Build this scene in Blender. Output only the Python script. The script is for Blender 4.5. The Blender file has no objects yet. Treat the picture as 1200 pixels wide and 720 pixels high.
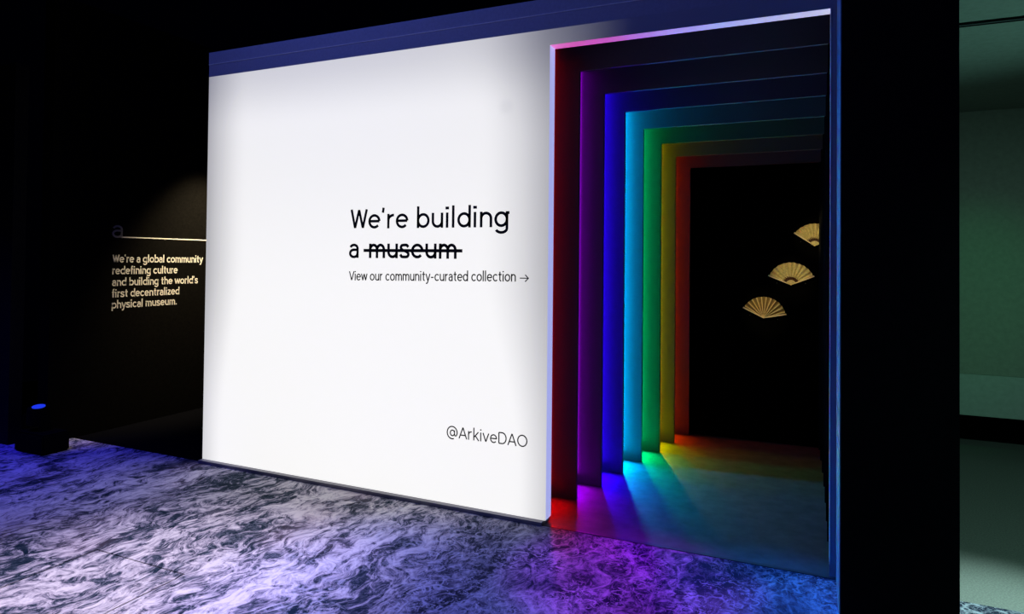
import bpy, bmesh, math, random
from mathutils import Matrix, Vector
S = bpy.context.scene
COL = S.collection
random.seed(4)
PI = math.pi

# ------------------------------------------------------------------ camera
cd = bpy.data.cameras.new('camera'); cam = bpy.data.objects.new('camera', cd); COL.objects.link(cam)
cd.sensor_width = 36.0; cd.lens = 791.2 / 1200 * 36; cd.shift_y = -(360 - 291.25) / 1200
cd.clip_start = 0.05; cd.clip_end = 60
r_ = (0.91101765, 0.41224224, 0.01015813); u_ = (-0.00228098, -0.01959562, 0.99980539); w_ = (-0.41236106, 0.91086352, 0.01691164)
cam.matrix_world = Matrix(((r_[0], u_[0], -w_[0], 0.0), (r_[1], u_[1], -w_[1], -3.59368), (r_[2], u_[2], -w_[2], 1.5), (0, 0, 0, 1)))
S.camera = cam

# ------------------------------------------------------------------ world and exposure
W = bpy.data.worlds.new('world'); S.world = W; W.use_nodes = True
W.node_tree.nodes['Background'].inputs[0].default_value = (0.05, 0.12, 1.0, 1)
W.node_tree.nodes['Background'].inputs[1].default_value = 0.0006
S.view_settings.view_transform = 'Standard'; S.view_settings.look = 'None'
S.view_settings.exposure = 0.0; S.view_settings.gamma = 1.0; S.view_settings.use_curve_mapping = False

# ------------------------------------------------------------------ lights of the rig over the hall
def aim(o, loc, tgt):
    o.location = loc
    o.rotation_euler = (Vector(tgt) - Vector(loc)).to_track_quat('-Z', 'Y').to_euler()
def spot(loc, tgt, col, power, cone, blend=1.0, size=0.05):
    l = bpy.data.lights.new('spot_lamp', 'SPOT'); l.color = col; l.energy = power
    l.spot_size = math.radians(cone); l.spot_blend = blend; l.shadow_soft_size = size
    o = bpy.data.objects.new('spot_lamp', l); COL.objects.link(o); aim(o, loc, tgt); return o
def area(loc, tgt, col, power, sx, sy):
    l = bpy.data.lights.new('area_lamp', 'AREA'); l.shape = 'RECTANGLE'; l.color = col; l.energy = power
    l.size = sx; l.size_y = sy
    o = bpy.data.objects.new('area_lamp', l); COL.objects.link(o); aim(o, loc, tgt); return o
# ceiling spots aimed at the printed floor
spot((-4.9, -1.6, 4.1), (-4.9, -1.0, 0), (0.03, 0.02, 1.0), 230, 50)
spot((-6.6, -2.0, 4.1), (-6.1, -1.2, 0), (0.03, 0.02, 1.0), 260, 50)
spot((-2.8, -2.4, 4.1), (-2.75, -1.65, 0), (0.80, 0.70, 1.0), 820, 37)
spot((-2.0, -1.4, 4.1), (-1.7, -1.1, 0), (0.10, 0.12, 1.0), 500, 32)
spot((-0.9, -0.55, 4.1), (-0.82, -0.42, 0), (0.42, 0.0, 1.0), 900, 19)
spot((-0.12, -0.50, 4.1), (-0.15, -0.34, 0), (0.0, 0.15, 1.0), 800, 18)
# blue glow of the hall on the portal header and the pillar's side
area((-3.0, -2.0, 4.0), (-1.5, 0, 2.8), (0.13, 0.20, 1.0), 22, 3.0, 0.6)
spot((-2.2, -1.6, 3.6), (0.08, -0.4, 1.5), (0.0, 0.3, 1.0), 2, 36)
# warm picture light on the lettered wall
spot((-4.85, 1.4, 2.75), (-5.574, 1.15, 1.42), (1.0, 0.84, 0.56), 380, 62)
# warm pin spots on the fans
for fz in ((-0.40, 1.10), (-0.19, 1.38), (-0.02, 1.71)):
    spot((-0.55, 0.25, 2.66), (fz[0], 2.42, fz[1]), (1.0, 0.82, 0.40), 150, 9, 0.9, 0.01)
# teal light of the side room
spot((1.9, -1.0, 2.5), (1.2, 1.6, 0.0), (0.46, 1.0, 0.80), 75, 110)
spot((1.9, 0.6, 2.5), (1.02, 2.8, 1.15), (0.05, 1.0, 0.28), 22, 42)  # unseen green lamp added to tint the screen
spot((2.6, -0.3, 0.5), (0.75, 0.25, 2.72), (0.35, 1.0, 0.85), 90, 60)  # unseen low lamp added to brighten the ceiling in place of bounce
spot((1.4, -0.6, 2.6), (0.78, -0.12, 0), (0.6, 1.0, 0.9), 500, 30)  # unseen lamp added to brighten the printed floor here

# ------------------------------------------------------------------ materials
def mat(name, col, rough=0.6, metal=0.0, emit=None, es=0.0, spec=0.3):
    m = bpy.data.materials.new(name); m.use_nodes = True
    b = m.node_tree.nodes['Principled BSDF']
    b.inputs['Base Color'].default_value = (*col, 1); b.inputs['Roughness'].default_value = rough
    b.inputs['Metallic'].default_value = metal; b.inputs['Specular IOR Level'].default_value = spec
    if emit:
        b.inputs['Emission Color'].default_value = (*emit, 1); b.inputs['Emission Strength'].default_value = es
    return m
class NT:
    def __init__(s, m): s.t = m.node_tree; s.b = s.t.nodes['Principled BSDF']
    def n(s, typ, **kw):
        x = s.t.nodes.new(typ)
        for k, v in kw.items(): setattr(x, k, v)
        return x
    def set(s, sock, v):
        if isinstance(v, bpy.types.NodeSocket): s.t.links.new(v, sock)
        else: sock.default_value = v
    def math(s, op, a, b=0.0, c=0.0):
        x = s.n('ShaderNodeMath', operation=op); s.set(x.inputs[0], a); s.set(x.inputs[1], b)
        if op in ('MULTIPLY_ADD',): s.set(x.inputs[2], c)
        return x.outputs[0]
    def rng(s, v, a, b, c, d, kind='SMOOTHSTEP'):
        x = s.n('ShaderNodeMapRange', interpolation_type=kind)
        s.set(x.inputs[0], v)
        for i, q in enumerate((a, b, c, d)): x.inputs[i + 1].default_value = q
        return x.outputs[0]
    def mix(s, f, a, b):
        x = s.n('ShaderNodeMix', data_type='RGBA'); s.set(x.inputs[0], f)
        s.set(x.inputs[6], a); s.set(x.inputs[7], b); return x.outputs[2]
    def noise(s, vec, scale, detail=4, rough=0.5, dist=0.0):
        x = s.n('ShaderNodeTexNoise'); s.set(x.inputs['Vector'], vec); x.inputs['Scale'].default_value = scale
        x.inputs['Detail'].default_value = detail; x.inputs['Roughness'].default_value = rough
        x.inputs['Distortion'].default_value = dist; return x
    def ramp(s, f, stops):
        x = s.n('ShaderNodeValToRGB'); e = x.color_ramp.elements
        while len(e) < len(stops): e.new(0.5)
        for i, (p, c) in enumerate(stops): e[i].position = p; e[i].color = (*c, 1)
        s.set(x.inputs[0], f); return x.outputs[0]
    def bump(s, h, st, dist=0.01):
        x = s.n('ShaderNodeBump'); x.inputs['Strength'].default_value = st; x.inputs['Distance'].default_value = dist
        s.set(x.inputs['Height'], h); s.t.links.new(x.outputs[0], s.b.inputs['Normal'])

def grained(name, col, rough, scale=40, amt=0.25, spec=0.3, bump=0.1):
    m = mat(name, col, rough, spec=spec); t = NT(m)
    g = t.n('ShaderNodeNewGeometry').outputs['Position']
    no = t.noise(g, scale, 5, 0.6).outputs[0]
    lo = tuple(c * (1 - amt) for c in col); hi = tuple(min(1, c * (1 + amt)) for c in col)
    t.t.links.new(t.ramp(no, [(0.3, lo), (0.7, hi)]), t.b.inputs['Base Color'])
    if bump: t.bump(no, bump, 0.003)
    return m

# printed marbled floor
m_print = mat('printed marbled vinyl', (0.5, 0.5, 0.5), 0.75, spec=0.05)
t = NT(m_print)
pos = t.n('ShaderNodeNewGeometry').outputs['Position']
wn = t.noise(pos, 1.6, 3, 0.55).outputs['Color']
def warp(amount, src, vec):
    sub = t.n('ShaderNodeVectorMath', operation='SUBTRACT'); t.set(sub.inputs[0], src); sub.inputs[1].default_value = (0.5, 0.5, 0.5)
    sc = t.n('ShaderNodeVectorMath', operation='SCALE'); t.set(sc.inputs[0], sub.outputs[0]); sc.inputs['Scale'].default_value = amount
    ad = t.n('ShaderNodeVectorMath', operation='ADD'); t.set(ad.inputs[0], vec); t.set(ad.inputs[1], sc.outputs[0]); return ad.outputs[0]
p1 = warp(0.5, wn, pos)
mp = t.n('ShaderNodeMapping'); mp.inputs['Rotation'].default_value = (0, 0, 0.25); mp.inputs['Scale'].default_value = (1.7, 0.75, 1)
t.set(mp.inputs[0], p1)
big = t.noise(mp.outputs[0], 2.1, 6, 0.62, 0.6).outputs[0]
fine = t.noise(mp.outputs[0], 11, 8, 0.70, 1.2).outputs[0]
base = t.math('MULTIPLY_ADD', fine, 0.62, t.math('MULTIPLY', big, 0.5)) if False else None
mm = t.n('ShaderNodeMath', operation='MULTIPLY_ADD'); t.set(mm.inputs[0], fine); mm.inputs[1].default_value = 0.75
t.set(mm.inputs[2], t.math('MULTIPLY', big, 0.62)); v = t.math('ADD', mm.outputs[0], t.math('MULTIPLY', t.math('SUBTRACT', t.noise(mp.outputs[0], 26, 4, 0.65, 1.0).outputs[0], 0.5), 0.20))
colr = t.ramp(v, [(0.565, (0.004, 0.018, 0.035)), (0.625, (0.04, 0.06, 0.09)), (0.665, (0.22, 0.21, 0.27)), (0.72, (0.56, 0.52, 0.57)), (0.80, (0.84, 0.80, 0.80))])
# curls: thin pale rings in warped cells
w2 = t.noise(pos, 9.0, 3, 0.6).outputs['Color']; p2 = warp(0.16, w2, pos)
p3 = warp(0.095, w2, pos)
def rings(scale, r0, wd):
    vo = t.n('ShaderNodeTexVoronoi', feature='F1'); vo.inputs['Scale'].default_value = scale; t.set(vo.inputs['Vector'], p3)
    d = t.math('ABSOLUTE', t.math('SUBTRACT', vo.outputs['Distance'], r0))
    return t.rng(d, wd, 0.0, 0.0, 1.0)
ring = t.math('MULTIPLY', t.math('MAXIMUM', rings(9, 0.38, 0.09), rings(15, 0.34, 0.10)), t.rng(t.noise(pos, 14.0, 3, 0.6).outputs[0], 0.36, 0.6, 0.0, 1.0))
rg = t.n('ShaderNodeTexNoise', noise_type='RIDGED_MULTIFRACTAL') if False else None
vein_n = t.noise(p2, 7.0, 5, 0.6, 2.2).outputs[0]
vein = t.rng(t.math('ABSOLUTE', t.math('SUBTRACT', vein_n, 0.5)), 0.022, 0.0, 0.0, 1.0)
curl = t.math('MAXIMUM', ring, vein)
pat = t.rng(t.noise(pos, 2.6, 3, 0.5).outputs[0], 0.38, 0.6, 0.15, 1.0)
sxyz = t.n('ShaderNodeSeparateXYZ'); t.set(sxyz.inputs[0], pos)
more = t.rng(sxyz.outputs[0], -3.4, -1.6, 0.25, 1.0)
cm = t.math('MULTIPLY', t.math('MULTIPLY', curl, pat), t.math('MULTIPLY', more, 0.8))
# pale field of the print in the middle of the hall, dark field towards the portal
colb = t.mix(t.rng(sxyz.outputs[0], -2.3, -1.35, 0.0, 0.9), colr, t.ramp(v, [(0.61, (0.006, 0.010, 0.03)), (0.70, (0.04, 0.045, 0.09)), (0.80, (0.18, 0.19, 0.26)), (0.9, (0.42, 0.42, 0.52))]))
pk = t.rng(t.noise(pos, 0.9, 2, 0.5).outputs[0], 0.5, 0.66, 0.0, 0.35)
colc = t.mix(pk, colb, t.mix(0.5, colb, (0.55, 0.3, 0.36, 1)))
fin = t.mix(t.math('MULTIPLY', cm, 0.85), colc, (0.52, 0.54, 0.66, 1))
t.t.links.new(fin, t.b.inputs['Base Color'])

m_black = grained('matt black paint', (0.006, 0.006, 0.007), 0.8, spec=0.1)
m_blackcarpet = grained('black carpet', (0.004, 0.004, 0.005), 0.95, 200, 0.4, spec=0.0)
m_textwall = grained('dark wall paint', (0.004, 0.0035, 0.0028), 0.9, 60, 0.3, spec=0.02)
m_plate = grained('dark grey painted board', (0.16, 0.16, 0.16), 0.7, 120, 0.05, spec=0.15)
m_portalfloor = grained('charcoal vinyl', (0.085, 0.085, 0.085), 0.7, 9, 0.22, spec=0.05)
m_white = grained('white painted board', (0.78, 0.78, 0.78), 0.5, 60, 0.03)
m_navy = grained('blue grey painted fascia', (0.34, 0.34, 0.42), 0.6, 60, 0.08)
m_side = grained('pale grey gallery plaster', (0.30, 0.30, 0.27), 0.8, 25, 0.1)
m_sidecarpet = grained('grey loop carpet', (0.20, 0.20, 0.19), 0.9, 120, 0.3)
m_ink = mat('black vinyl lettering', (0.012, 0.012, 0.014), 0.5)
m_cream = mat('cream vinyl lettering', (0.80, 0.74, 0.62), 0.5)
m_greyink = mat('grey vinyl lettering', (0.30, 0.27, 0.25), 0.5)
m_grey = mat('grey aluminium profile', (0.25, 0.25, 0.27), 0.45, 0.6)
m_plinth = mat('dark grey plinth', (0.03, 0.03, 0.033), 0.6)
m_rail = mat('grey base rail', (0.30, 0.29, 0.31), 0.5)
m_gold = grained('gilded paper', (0.56, 0.46, 0.20), 0.45, 70, 0.3, spec=0.4)
m_goldrib = mat('gilt lacquered bamboo', (0.85, 0.60, 0.25), 0.35, 0.3)
m_darkleaf = grained('antique gold paper', (0.26, 0.17, 0.06), 0.5, 70, 0.3)
m_brown = mat('dark brown lacquer', (0.09, 0.035, 0.015), 0.35)
m_guard = mat('pale bamboo guard', (0.75, 0.60, 0.36), 0.4)
m_fixture = mat('black fixture plastic', (0.003, 0.003, 0.003), 0.8, spec=0.03)
m_backwall = mat('black velvet cloth', (0.0015, 0.0015, 0.0015), 0.9, spec=0.0)

# back-lit stretched fabric: strongest in the middle, weaker towards the frame where no lamps stand behind it
m_fab = mat('backlit white fabric', (0.34, 0.34, 0.40), 0.9, spec=0.0)
t = NT(m_fab); pos = t.n('ShaderNodeNewGeometry').outputs['Position']; sx = t.n('ShaderNodeSeparateXYZ'); t.set(sx.inputs[0], pos)
X, Z = sx.outputs[0], sx.outputs[2]
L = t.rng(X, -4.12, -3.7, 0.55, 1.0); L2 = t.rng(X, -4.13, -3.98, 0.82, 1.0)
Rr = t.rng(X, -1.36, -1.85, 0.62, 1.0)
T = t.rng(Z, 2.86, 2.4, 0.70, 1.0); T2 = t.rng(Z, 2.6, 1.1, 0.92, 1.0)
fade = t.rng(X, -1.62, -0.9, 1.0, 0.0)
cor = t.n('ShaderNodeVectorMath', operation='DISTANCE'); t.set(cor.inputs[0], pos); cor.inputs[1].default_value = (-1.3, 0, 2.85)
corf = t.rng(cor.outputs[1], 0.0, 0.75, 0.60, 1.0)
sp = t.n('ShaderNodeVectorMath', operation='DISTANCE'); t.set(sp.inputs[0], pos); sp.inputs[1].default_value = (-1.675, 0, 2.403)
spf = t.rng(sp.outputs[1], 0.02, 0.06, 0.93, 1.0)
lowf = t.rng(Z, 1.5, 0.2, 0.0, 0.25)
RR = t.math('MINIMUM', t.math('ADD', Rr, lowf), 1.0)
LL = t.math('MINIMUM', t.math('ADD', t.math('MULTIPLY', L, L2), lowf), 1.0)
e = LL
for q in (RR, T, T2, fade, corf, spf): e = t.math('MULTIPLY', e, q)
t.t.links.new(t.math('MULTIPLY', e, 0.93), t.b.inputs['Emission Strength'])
t.b.inputs['Emission Color'].default_value = (1.0, 0.99, 0.965, 1)
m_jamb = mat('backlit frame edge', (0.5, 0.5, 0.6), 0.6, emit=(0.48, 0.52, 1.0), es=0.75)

m_soffit = mat('white soffit with painted strip glow', (0.78, 0.78, 0.78), 0.6); t = NT(m_soffit)  # colour strips' glow on the soffit is painted in as emission
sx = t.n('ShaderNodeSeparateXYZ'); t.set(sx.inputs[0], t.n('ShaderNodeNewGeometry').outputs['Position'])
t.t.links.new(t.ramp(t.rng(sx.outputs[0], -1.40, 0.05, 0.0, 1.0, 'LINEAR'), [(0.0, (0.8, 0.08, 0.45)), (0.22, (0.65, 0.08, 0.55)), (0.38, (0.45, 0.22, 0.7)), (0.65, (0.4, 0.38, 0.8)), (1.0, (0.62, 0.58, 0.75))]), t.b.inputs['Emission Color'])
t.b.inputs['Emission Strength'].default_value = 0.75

# ------------------------------------------------------------------ mesh helpers
def bx(bm, x0, x1, y0, y1, z0, z1):
    vs = [bm.verts.new((x, y, z)) for x in (x0, x1) for y in (y0, y1) for z in (z0, z1)]
    for f in ((0, 1, 3, 2), (4, 6, 7, 5), (0, 4, 5, 1), (2, 3, 7, 6), (0, 2, 6, 4), (1, 5, 7, 3)):
        bm.faces.new([vs[i] for i in f])
def cyl(bm, p, axis, r, h, n=24, r2=None):
    mtx = Matrix.Translation(Vector(p)) @ Vector(axis).normalized().to_track_quat('Z', 'Y').to_matrix().to_4x4()
    bmesh.ops.create_cone(bm, cap_ends=True, segments=n, radius1=r, radius2=r if r2 is None else r2, depth=h, matrix=mtx)
def mk(name, bm, m, parent=None, bevel=0.0):
    if bevel: bmesh.ops.bevel(bm, geom=list(bm.edges), offset=bevel, segments=2, affect='EDGES', clamp_overlap=True)
    bmesh.ops.recalc_face_normals(bm, faces=bm.faces)
    me = bpy.data.meshes.new(name); bm.to_mesh(me); bm.free(); me.materials.append(m)
    o = bpy.data.objects.new(name, me); COL.objects.link(o)
    if parent:
        o.parent = parent
        o.matrix_parent_inverse = Matrix.Identity(4)
        # mesh was written in world coordinates: shift it into the parent's frame
        inv = parent_world(parent).inverted(); me.transform(inv)
    return o
def parent_world(p):
    M = p.matrix_basis.copy()
    q = p.parent
    while q: M = q.matrix_basis @ M; q = q.parent
    return M
def box(name, dims, m, parent=None, bevel=0.0):
    bm = bmesh.new(); bx(bm, *dims); return mk(name, bm, m, parent, bevel)
def struct(o, label=None):
    o['kind'] = 'structure'
    if label: o['label'] = label
    return o
def thing(name, label, cat, loc, group=None):
    o = bpy.data.objects.new(name, None); COL.objects.link(o); o.location = loc
    o.empty_display_size = 0.1
    o['label'] = label; o['category'] = cat
    if group: o['group'] = group
    return o
def tag(o, label, cat, group=None):
    o['label'] = label; o['category'] = cat
    if group: o['group'] = group
    return o

FRONT = Matrix(((1, 0, 0, 0), (0, 0, -1, 0), (0, 1, 0, 0), (0, 0, 0, 1)))       # text reads along +X, faces -Y
LEFTW = Matrix(((0, 0, 1, 0), (1, 0, 0, 0), (0, 1, 0, 0), (0, 0, 0, 1)))        # text reads along +Y, faces +X
# a monoline grotesque drawn stroke by stroke; units: cap height = 1
XH, ASC, DSC = 0.74, 1.08, -0.30
def build_glyphs(h):
    q = h / 2; T_ = XH - q; B_ = q; cy = XH / 2; ry = cy - q
    def arc(cx, cy_, rx, ry_, a0, a1, n=18):
        return [(cx + rx * math.cos(math.radians(a0 + (a1 - a0) * i / n)), cy_ + ry_ * math.sin(math.radians(a0 + (a1 - a0) * i / n))) for i in range(n + 1)]
    def cr(P, n=7):
        out = []; P2 = [P[0]] + P + [P[-1]]
        for i in range(1, len(P2) - 2):
            p0, p1, p2, p3 = P2[i - 1:i + 3]
            for k in range(n):
                t_ = k / n
                out.append(tuple(0.5 * (2 * p1[j] + (p2[j] - p0[j]) * t_ + (2 * p0[j] - 5 * p1[j] + 4 * p2[j] - p3[j]) * t_ ** 2 + (3 * p1[j] - p0[j] - 3 * p2[j] + p3[j]) * t_ ** 3) for j in (0, 1)))
        return out + [P[-1]]
    bowl = lambda cx, rx: arc(cx, cy, rx, ry, 0, 360, 36)
    def archn(x0, x1, y0=0.0): c = (x0 + x1) / 2; r = (x1 - x0) / 2; return arc(c, T_ - 0.25, r, 0.25, 180, 0) + [(x1, y0)]
    s_ = lambda x0, y0, x1, y1: [(x0, y0), (x1, y1)]
    dot = lambda x, y: [(x - h * 0.6, y), (x + h * 0.6, y)]
    a = q + 0.04
    G = {
     'o': ([bowl(.33, .26)], .66), 'c': ([arc(.33, cy, .25, ry, 42, 318, 28)], .60),
     'e': ([[(.075, cy + .01), (.585, cy + .01)], arc(.33, cy, .256, ry, 2, 318, 32)], .65),
     'n': ([s_(a, 0, a, XH), archn(a, a + .43)], a + .52), 'h': ([s_(a, 0, a, ASC), archn(a, a + .43)], a + .52),
     'm': ([s_(a, 0, a, XH), archn(a, a + .37), archn(a + .37, a + .74)], a + .83),
     'r': ([s_(a, 0, a, XH), arc(a + .27, T_ - .27, .27, .27, 180, 88)], .42),
     'u': ([[(a, XH)] + arc(a + .215, B_ + .25, .215, .25, 180, 360), s_(a + .43, 0, a + .43, XH)], a + .52),
     'b': ([s_(a, 0, a, ASC), bowl(a + .25, .25)], a + .56), 'd': ([s_(a + .47, 0, a + .47, ASC), bowl(a + .22, .25)], a + .56),
     'p': ([s_(a, DSC, a, XH), bowl(a + .25, .25)], a + .56),
     'g': ([bowl(a + .21, .245), [(a + .455, XH)] + arc(a + .215, -.06, .24, .19, 0, -160), [(a+.455, XH - q), (a + .56, XH - q)]], a + .57),
     'a': ([[(.47, 0)] + arc(.28, T_ - .19, .19, .19, 0, 160), [(.47, .42), (.27, .42)] + arc(.27, .235, .19, .185, 90, 270) + arc(.29, .26, .18, .21, 270, 350)], .57),
     's': ([cr([(.47, .56), (.40, .655), (.27, T_), (.13, .64), (.09, .53), (.16, .43), (.29, .375), (.42, .31), (.48, .20), (.42, .09), (.27, B_), (.13, .09), (.06, .20)])], .56),
     't': ([[(.20, .96)] + arc(.34, B_ + .14, .14, .14, 180, 280), s_(.03, XH - q, .40, XH - q)], .44),
     'f': ([[(.20, 0), (.20, .86)] + arc(.34, .88, .14, .15, 180, 85), s_(.03, XH - q, .40, XH - q)], .40),
     'i': ([s_(a, 0, a, XH), dot(a, XH + .22)], a * 2 + .02), 'l': ([s_(a, 0, a, ASC)], a * 2 + .02),
     'k': ([s_(a, 0, a, ASC), s_(a, .26, a + .40, XH), s_(a + .13, .40, a + .44, 0)], a + .47),
     'v': ([[(.04, XH), (.29, .03), (.54, XH)]], .58), 'y': ([[(.04, XH), (.30, .04)], [(.55, XH), (.27, -.12), (.20, -.235), (.05, -.25)]], .58),
     'w': ([[(.04, XH), (.23, .03), (.43, XH - .02), (.63, .03), (.82, XH)]], .86),
     'z': ([[(.06, XH - q), (.46, XH - q), (.06, q), (.48, q)]], .53),
     'x': ([s_(.05, 0, .52, XH), s_(.52, 0, .05, XH)], .57),
     'W': ([[(.04, 1), (.235, .04), (.44, .97), (.645, .04), (.84, 1)]], .87), 'V': ([[(.04, 1), (.37, .04), (.70, 1)]], .73),
     'A': ([[(.04, 0), (.38, .97), (.72, 0)], s_(.16, .31, .60, .31)], .75),
     'D': ([[(a, q), (a, 1 - q), (.36, 1 - q)] + arc(.36, .5, .34, .5 - q, 90, -90) + [(a, q)]], .77),
     'O': ([arc(.44, .5, .375, .5 - q, 0, 360, 40)], .87),
     '@': ([arc(.54, .40, .19, .24, 0, 360, 30), [(.73, .64), (.73, .30)] + arc(.83, .30, .10, .13, 180, 330) + arc(.52, .42, .45, .53, -5, 290, 40)], 1.06),
     '-': ([s_(.06, .37, .40, .37)], .46), '.': ([dot(.12, h * .6)], .24),
     "'": ([[(.10, 1.06), (.07, .80)]], .20), ' ': ([], .27)}
    return G
def stroke_text(s, h, k=1.0):
    G = build_glyphs(h); bm = bmesh.new(); pen = 0.0
    for ch in s:
        strokes, adv = G[ch]
        parts_ = []
        for P in strokes:          # break the stroke at sharp corners so that both legs keep their width
            cur = [P[0]]
            for i in range(1, len(P)):
                cur.append(P[i])
                if i < len(P) - 1:
                    d0 = Vector(P[i]) - Vector(P[i - 1]); d1 = Vector(P[i + 1]) - Vector(P[i])
                    if d0.length > 1e-4 and d1.length > 1e-4 and d0.normalized().dot(d1.normalized()) < 0.1:
                        parts_.append(cur); cur = [P[i]]
            parts_.append(cur)
        for P in parts_:
            P = [p for i, p in enumerate(P) if i == 0 or math.dist(p, P[i - 1]) > 1e-5]
            P = [(p[0] * k, p[1]) for p in P]
            closed = math.dist(P[0], P[-1]) < 1e-4
            L = []; n = len(P)
            for i in range(n):
                if closed: pa, pb = P[i - 1] if i else P[-2], P[i + 1] if i < n - 1 else P[1]
                else: pa, pb = P[max(0, i - 1)], P[min(n - 1, i + 1)]
                d0 = Vector(P[i]) - Vector(pa); d1 = Vector(pb) - Vector(P[i])
                if d0.length < 1e-9: d0 = d1
                if d1.length < 1e-9: d1 = d0
                d0.normalize(); d1.normalize(); tn = d0 + d1
                tn = d1 if tn.length < 1e-4 else tn.normalized()
                hw = h / 2 / max(0.45, tn.dot(d1)); nn = Vector((-tn.y, tn.x)) * hw
                L.append((bm.verts.new((P[i][0] + pen + nn.x, P[i][1] + nn.y, 0)), bm.verts.new((P[i][0] + pen - nn.x, P[i][1] - nn.y, 0))))
            for i in range(n - 1): bm.faces.new((L[i][0], L[i][1], L[i + 1][1], L[i + 1][0]))
        pen += (adv + 0.045) * k
    return bm
def lettering(s, a0, a1, base, cap, plane, off, m, parent, h=0.105, slope=0.0, label=None):
    bm = stroke_text(s, h); xs = [v.co.x for v in bm.verts]; kk = (a1 - a0) / cap / (max(xs) - min(xs)); bm.free()
    bm = stroke_text(s, h, kk)
    xs = [v.co.x for v in bm.verts]; x0, x1 = min(xs), max(xs); kx = (a1 - a0) / (x1 - x0)
    for v in bm.verts:
        x = a0 + (v.co.x - x0) * kx
        v.co = (x, base + v.co.y * cap + slope * (x - a0), 0)
    r = bmesh.ops.extrude_face_region(bm, geom=list(bm.faces))
    for q in r['geom']:
        if isinstance(q, bmesh.types.BMVert): q.co.z += 0.0012
    M = (Matrix.Translation((0, off, 0)) @ FRONT) if plane == 'front' else (Matrix.Translation((off, 0, 0)) @ LEFTW)
    bm.transform(M)
    o = mk('lettering', bm, m, parent)
    if label: o['label'] = label
    return o

# ------------------------------------------------------------------ structure
X0, X1, X2 = -4.095, -1.4025, 0.054
HO, HL, HT = 2.736, 2.826, 3.005
PX0, PX1, PY = 0.083, 0.49, -0.565          # black pillar
SEAMX, SEAMY = -2.722, -1.304
# printed hall floor around the inset panel
bm = bmesh.new()
g = 0.008
px0, py0 = SEAMX - 0.62, SEAMY - 1.0
bx(bm, -8.5, px0 - g, -6.0, 0, -0.05, 0); bx(bm, SEAMX + g, 3.6, -6.0, 0, -0.05, 0)
bx(bm, px0 - g, SEAMX + g, SEAMY + g, 0, -0.05, 0); bx(bm, px0 - g, SEAMX + g, -6.0, py0 - g, -0.05, 0)
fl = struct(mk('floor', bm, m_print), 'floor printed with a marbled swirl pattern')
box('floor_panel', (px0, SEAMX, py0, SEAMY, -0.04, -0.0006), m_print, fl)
struct(box('floor_side_left', (-8.5, X0, 0, 4.0, -0.05, -0.002), m_blackcarpet))
struct(box('floor_portal', (X0, 0.24, 0.0, 2.9, -0.05, 0.0), m_portalfloor))
struct(box('floor_side_right', (0.24, 3.6, 0.0, 6.5, -0.05, 0.0), m_sidecarpet))
struct(box('ceiling', (-8.5, 3.6, -6.0, 0.3, 4.3, 4.4), m_black))
struct(box('wall_back', (-8.5, 0.24, 4.0, 4.1, 0, 4.3), m_black))
tw = struct(box('wall_left', (-5.70, -5.574, -0.205, 4.0, 0, 3.6), m_textwall), 'black wall with cream lettering')
struct(box('wall_front_left', (-8.5, -5.805, -0.36, -0.26, 0, 3.03), m_black))
# portal shell
struct(box('wall_portal_back', (-1.95, 0.24, 2.45, 2.52, 0, 3.0), m_backwall))
struct(box('wall_portal_left', (-1.95, -1.90, 0.10, 2.45, 0, 3.0), m_black))
struct(box('wall_portal_right', (0.20, 0.24, 0.10, 2.45, 0, 3.0), m_black))
struct(box('ceiling_portal', (-1.95, 0.24, 0.10, 2.52, 3.0, 3.05), m_black))
# side room at the right
struct(box('wall_side_left', (0.36, 0.40, 0.02, 6.5, 0, 2.72), m_side))
struct(box('wall_side_back', (0.24, 3.6, 6.5, 6.6, 0, 2.72), m_black))
struct(box('wall_side_right', (3.6, 3.7, -0.0, 6.5, 0, 2.72), m_side))
struct(box('ceiling_side', (0.24, 3.6, 0.02, 6.5, 2.72, 2.8), m_side))
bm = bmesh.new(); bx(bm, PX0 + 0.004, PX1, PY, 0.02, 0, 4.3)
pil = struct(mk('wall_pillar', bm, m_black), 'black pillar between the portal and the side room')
sp_ = box('side_facing', (PX0, PX0 + 0.004, PY, -0.001, 0, 4.3), grained('white board with blue light in colour', (0.05, 0.18, 0.36), 0.6), pil); sp_['label'] = 'narrow white side face lit blue'  # white face; the blue light on it is put into the base colour

# ------------------------------------------------------------------ light-box wall with the portal opening
lb = thing('lightbox_wall', 'glowing white light-box wall printed with black lettering, beside the rainbow portal', 'light box', (-2.0, 0, 0))
bm = bmesh.new()   # stretched fabric: face with opening, one mesh
bx(bm, X0, X1, 0.0, 0.006, 0.022, HL); bx(bm, X1, PX0, 0.0, 0.006, HO, HL); bx(bm, X2, PX0, 0.0, 0.006, 0.0, HO)
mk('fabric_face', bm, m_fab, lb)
bm = bmesh.new(); bx(bm, X0, X1 - 0.004, 0.006, 0.087, 0.022, HL); bx(bm, X1 - 0.004, PX0, 0.006, 0.087, HO + 0.004, HL); bx(bm, X2 + 0.004, PX0, 0.006, 0.087, 0.0, HO + 0.004)
mk('box_frame', bm, m_black, lb)
o = box('lit_jamb', (X1 - 0.004, X1, 0.0065, 0.087, 0.022, HO), m_jamb, lb); o['label'] = 'lavender glowing edge of the opening'
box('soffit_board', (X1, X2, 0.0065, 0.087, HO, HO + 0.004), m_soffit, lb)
box('right_jamb', (X2, X2 + 0.004, -0.004, 0.087, 0.06, HO), m_white, lb)
box('plinth', (X0, X1 - 0.01, -0.035, 0.08, 0.0, 0.021), m_rail, lb)
zf = 2.916
box('fascia_board', (X0, PX0, -0.001, 0.08, HL, zf - 0.002), m_navy, lb)
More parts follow.
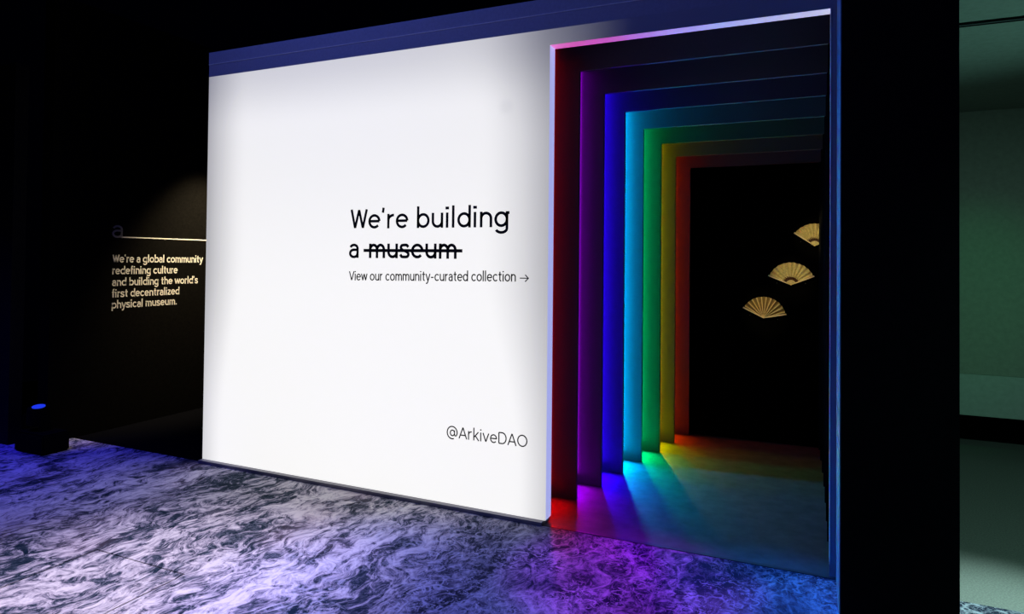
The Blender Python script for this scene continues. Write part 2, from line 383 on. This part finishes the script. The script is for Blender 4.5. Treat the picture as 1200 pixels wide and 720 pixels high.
box('seam_bead', (X0, PX0, -0.006, 0.02, zf - 0.002, zf + 0.003), m_white, lb)
box('fascia_board', (X0, PX0, -0.004, 0.08, zf + 0.003, HT), m_navy, lb)
box('threshold_strip', (X1 - 0.01, X2 + 0.03, -0.022, 0.004, 0.0, 0.003), m_plinth, lb)
# lettering on the fabric
F = -0.0002
lettering("We're building", -2.791, -1.645, 1.692, 0.126, 'front', F, m_ink, lb, 0.135)
lettering("a", -2.799, -2.722, 1.502, 0.126, 'front', F, m_ink, lb, 0.135)
lettering("museum", -2.640, -1.995, 1.502, 0.126, 'front', F, m_ink, lb, 0.145)
box('strike_line', (-2.682, -1.955, -0.0028, -0.0014, 1.541, 1.561), m_ink, lb)
lettering("View our community-curated collection", -2.797, -1.600, 1.354, 0.060, 'front', F, m_ink, lb, 0.12, 0.016)
bm = bmesh.new()
ax0, ax1, az = -1.575, -1.517, 1.394
bx(bm, ax0, ax1 - 0.004, -0.0014, -0.0002, az - 0.0028, az + 0.0028)
for s in (1, -1):
    vs = [(ax1, 0), (ax1 - 0.022, 0.022 * s), (ax1 - 0.026, 0.018 * s), (ax1 - 0.008, 0)]
    a = [bm.verts.new((x, -0.0016, az + z)) for x, z in vs]; b = [bm.verts.new((x, -0.0002, az + z)) for x, z in vs]
    bm.faces.new(a); bm.faces.new(b[::-1])
    for i in range(4): bm.faces.new((a[i], b[i], b[(i + 1) % 4], a[(i + 1) % 4]))
mk('arrow', bm, m_ink, lb)
lettering("@ArkiveDAO", -2.049, -1.517, 0.421, 0.070, 'front', F, m_ink, lb, 0.10)

# ------------------------------------------------------------------ lettering on the dark left wall
G = -5.5738
lettering("a", 0.308, 0.405, 1.658, 0.148, 'left', G, m_greyink, tw, 0.11)
box('underline', (-5.5738, -5.572, 0.402, 2.3, 1.660, 1.669), m_cream, tw)
for s, y1, zb in (("We're a global community", 1.262, 1.441), ("redefining culture", 0.972, 1.338),
                  ("and building the world's", 1.206, 1.237), ("first decentralized", 0.995, 1.137), ("physical museum.", 0.967, 1.041)):
    lettering(s, 0.316, y1, zb, 0.068, 'left', G, m_cream, tw, 0.15)

# ------------------------------------------------------------------ portal frames and their colour strips
# left inner edge, front Y, inner top, right inner edge, strip colour behind the previous edge, strength
arches = [
    (-1.372, 0.446, 2.698, 0.050, (1.0, 0.0, 0.0),   14.0, 'red', 'outermost black portal frame, edged red, right behind the light-box opening'),
    (-1.305, 0.757, 2.619, 0.047, (0.42, 0.0, 1.0),  27.0, 'purple', 'portal frame glowing purple, second from the front'),
    (-1.248, 1.085, 2.559, 0.044, (0.02, 0.0, 1.0),  220.0, 'blue', 'portal frame glowing deep blue, third from the front'),
    (-1.194, 1.420, 2.494, 0.039, (0.0, 0.40, 1.0),  340.0, 'cyan', 'portal frame glowing cyan, between the blue and the green frames'),
    (-1.128, 1.741, 2.429, 0.031, (0.0, 1.0, 0.26),  130.0, 'green', 'portal frame glowing green, between the cyan and the yellow frames'),
    (-1.075, 2.066, 2.371, 0.021, (0.85, 0.80, 0.0),   66.0, 'yellow', 'portal frame glowing olive yellow, second from the back'),
    (-1.010, 2.380, 2.315, 0.010, (1.0, 0.05, 0.0),  62.0, 'orange_red', 'rearmost portal frame glowing dull red in front of the black back wall'),
]
TH = 0.025
prev = (X1, 0.087)
for i, (xl, y, zt, xr, colr_, st, cn, lab) in enumerate(arches):
    th = thing('portal_frame', lab, 'portal frame', (xl, y, 0), 'nested portal frames')
    y1 = y + TH if i < 6 else y + 0.02
    box('left_post', (-1.88, xl, y, y1, 0.0, zt), m_plate, th, 0.0015)
    box('right_post', (xr, 0.198, y, y1, 0.0, zt), m_black, th, 0.0015)  # black instead of board grey: the shade on these posts is painted in
    box('lintel', (-1.88, 0.198, y, y1, zt, 2.995), m_plate, th, 0.0015)
    sx_ = prev[0] - 0.125
    if i == 0: sx_ = X1 - 0.145
    if i == 1: sx_ += 0.025
    ms = mat(cn + ' strip light', (0.5, 0.5, 0.5), 0.5, emit=colr_, es=st * 0.26)
    al = bpy.data.lights.new('strip_lamp', 'AREA'); al.shape = 'RECTANGLE'; al.size = 2.7; al.size_y = 0.012; al.color = colr_
    al.energy = st * 0.020; al.spread = math.radians(50)
    ao = bpy.data.objects.new('strip_lamp', al); COL.objects.link(ao)
    dx = Vector((1.0, -0.02, 0.0)).normalized(); zz = Vector((0, 0, 1)); yy_ = (-dx).cross(zz).normalized(); zz = yy_.cross(-dx).normalized()
    ao.matrix_world = Matrix(((zz.x, yy_.x, -dx.x, sx_ + 0.004), (zz.y, yy_.y, -dx.y, y - 0.012), (zz.z, yy_.z, -dx.z, 1.42), (0, 0, 0, 1)))
    # extra lamp added at the strip's foot to brighten the nearby floor
    fl_l = bpy.data.lights.new('added_foot_lamp', 'AREA'); fl_l.shape = 'RECTANGLE'; fl_l.size = 0.02; fl_l.size_y = 0.10; fl_l.spread = math.radians(105); fl_l.color = colr_
    fl_l.energy = (1.7, 2.6, 9.0, 9.5, 5.0, 2.6, 1.8)[i]
    fo = bpy.data.objects.new('added_foot_lamp', fl_l); COL.objects.link(fo)
    aim(fo, (sx_ + 0.006, y - 0.020, 0.15), (sx_ + 0.27, y - 0.62, -0.25))
    o = box('led_strip', (sx_ - 0.012, sx_, y - 0.016, y - 0.001, 0.07, 2.85), ms, th)
    o['label'] = cn.replace('_', ' ') + ' light strip'
    prev = (xl, y)

# ------------------------------------------------------------------ folding fans on the back wall
def fan(loc, R, a0, a1, style, label):
    th = thing('folding_fan', label, 'fan', loc, 'gold folding fans')
    x, y, z = loc
    A0, A1 = math.radians(a0), math.radians(a1)
    N = 20
    rin = 0.34 * R if style else 0.22 * R
    bm = bmesh.new(); front = []; back = []
    for k in range(N + 1):
        a = A0 + (A1 - A0) * (0.02 + 0.96 * k / N); dy = 0.010 if k % 2 else -0.008
        rr = R * (0.985 + (0.012 if k % 2 else -0.008))
        for lst, off in ((front, -0.0006), (back, 0.0006)):
            lst.append((bm.verts.new((x + rin * math.cos(a), y + dy * 0.3 + off, z + rin * math.sin(a))),
                        bm.verts.new((x + rr * math.cos(a), y + dy + off, z + rr * math.sin(a)))))
    for k in range(N):
        for lst in (front, back): bm.faces.new((lst[k][0], lst[k][1], lst[k + 1][1], lst[k + 1][0]))
        for j in (0, 1): bm.faces.new((front[k][j], front[k + 1][j], back[k + 1][j], back[k][j]))
    for k in (0, N): bm.faces.new((front[k][0], front[k][1], back[k][1], back[k][0]))
    mk('pleated_leaf', bm, m_gold if style else m_darkleaf, th)
    def stick(name, a, r0, r1, w0, w1, m, yy):
        bm = bmesh.new(); ca, sa = math.cos(a), math.sin(a); vs = []
        for off in (-0.001, 0.001):
            for r, w in ((r0, w0), (r1, w1)):
                for s in (-1, 1):
                    vs.append(bm.verts.new((x + r * ca - s * w * sa, yy + off, z + r * sa + s * w * ca)))
        for f in ((0, 1, 3, 2), (4, 6, 7, 5), (0, 2, 6, 4), (1, 5, 7, 3), (0, 4, 5, 1), (2, 3, 7, 6)): bm.faces.new([vs[i] for i in f])
        return mk(name, bm, m, th)
    nst = 11
    for k in range(nst):
        a = A0 + (A1 - A0) * (k + 0.5) / nst
        if style: stick('stick', a, 0.0, rin + 0.01, 0.0014, 0.0042, m_brown, y - 0.004 + 0.0006 * k)
        else: stick('stick', a, 0.0, R * 0.985, 0.0014, 0.0052, m_goldrib if k < 8 else m_gold, y - 0.0105)
    if style:   # gilt heads of the sticks near the pivot
        for k in range(7):
            a = A0 + (A1 - A0) * (k + 0.5) / 7
            stick('stick', a, 0.0, rin * 0.62, 0.002, 0.0085, m_gold, y - 0.0135 - 0.0004 * k)
    for a in (A0, A1): stick('guard_stick', a, 0.0, R * 1.02, 0.003, 0.0062, m_guard, y - 0.013)
    bm = bmesh.new(); cyl(bm, (x, y - 0.004, z), (0, 1, 0), 0.004, 0.030, 12); mk('rivet', bm, m_goldrib, th)
    for a in (A0 + 0.3, A1 - 0.3):
        bm = bmesh.new(); cyl(bm, (x + 0.11 * math.cos(a) , y + 0.003, z + 0.11 * math.sin(a)), (0, 1, 0), 0.0018, 0.034, 8); mk('wall_pin', bm, m_grey, th)
    return th
fan((-0.411, 2.432, 1.036), 0.178, 153, 12, 0, 'gold folding fan with bright ribs, lowest and leftmost of the three fans')
fan((-0.199, 2.432, 1.318), 0.186, 157, 23, 1, 'pale gold folding fan in the middle of the three on the back wall')
fan((-0.022, 2.432, 1.639), 0.184, 145, 24, 1, 'pale gold folding fan, topmost of the three, partly cut off by the portal edge')

# ------------------------------------------------------------------ side room
sc = thing('suspended_screen', 'wide pale screen wall hanging above the carpet of the dim green side room', 'screen', (2.0, 2.8, 0.305))
box('upper_panel', (0.42, 3.55, 2.80, 2.84, 0.632, 2.72), m_side, sc)
o = box('lower_lit_band', (0.42, 3.55, 2.795, 2.84, 0.305, 0.630), grained('plaster with light painted in', (0.42, 0.44, 0.44), 0.8, 25, 0.08), sc); o['label'] = 'lower band, brighter light put into its colour'  # same screen, split so that its brighter light sits in the colour
rail = tag(box('ceiling_track', (0.42, 3.5, 0.43, 0.455, 2.712, 2.72), m_grey), 'slim grey track across the ceiling of the dim side room', 'track')
box('groove', (0.42, 3.5, 0.421, 0.43, 2.708, 2.72), m_black, rail); box('groove', (0.42, 3.5, 0.455, 0.464, 2.708, 2.72), m_black, rail)

# ------------------------------------------------------------------ floor light in the dark left corner
fx = thing('floor_light', 'black moving-head stage light on the floor in the dark left corner, lens shining blue', 'stage light', (-5.42, -0.33, 0))
bm = bmesh.new(); bx(bm, -5.60, -5.25, -0.43, -0.225, 0.0, 0.15); mk('base', bm, m_fixture, fx, 0.012)
for s in (-5.61, -5.415):
    bm = bmesh.new(); bx(bm, s, s + 0.025, -0.37, -0.28, 0.14, 0.27); mk('yoke_arm', bm, m_fixture, fx, 0.008)
hd = Vector((0.10, -0.12, 0.98)).normalized()
hc = Vector((-5.475, -0.325, 0.265))
bm = bmesh.new(); cyl(bm, hc, hd, 0.085, 0.13, 32, 0.075); hdo = mk('head', bm, m_fixture, fx, 0.006)
m_lens = mat('blue lit lens', (0.02, 0.05, 0.5), 0.1, emit=(0.02, 0.06, 1.0), es=0.6)
lp = hc + hd * 0.067
bm = bmesh.new(); cyl(bm, lp, hd, 0.044, 0.006, 32); mk('lens', bm, m_lens, fx)
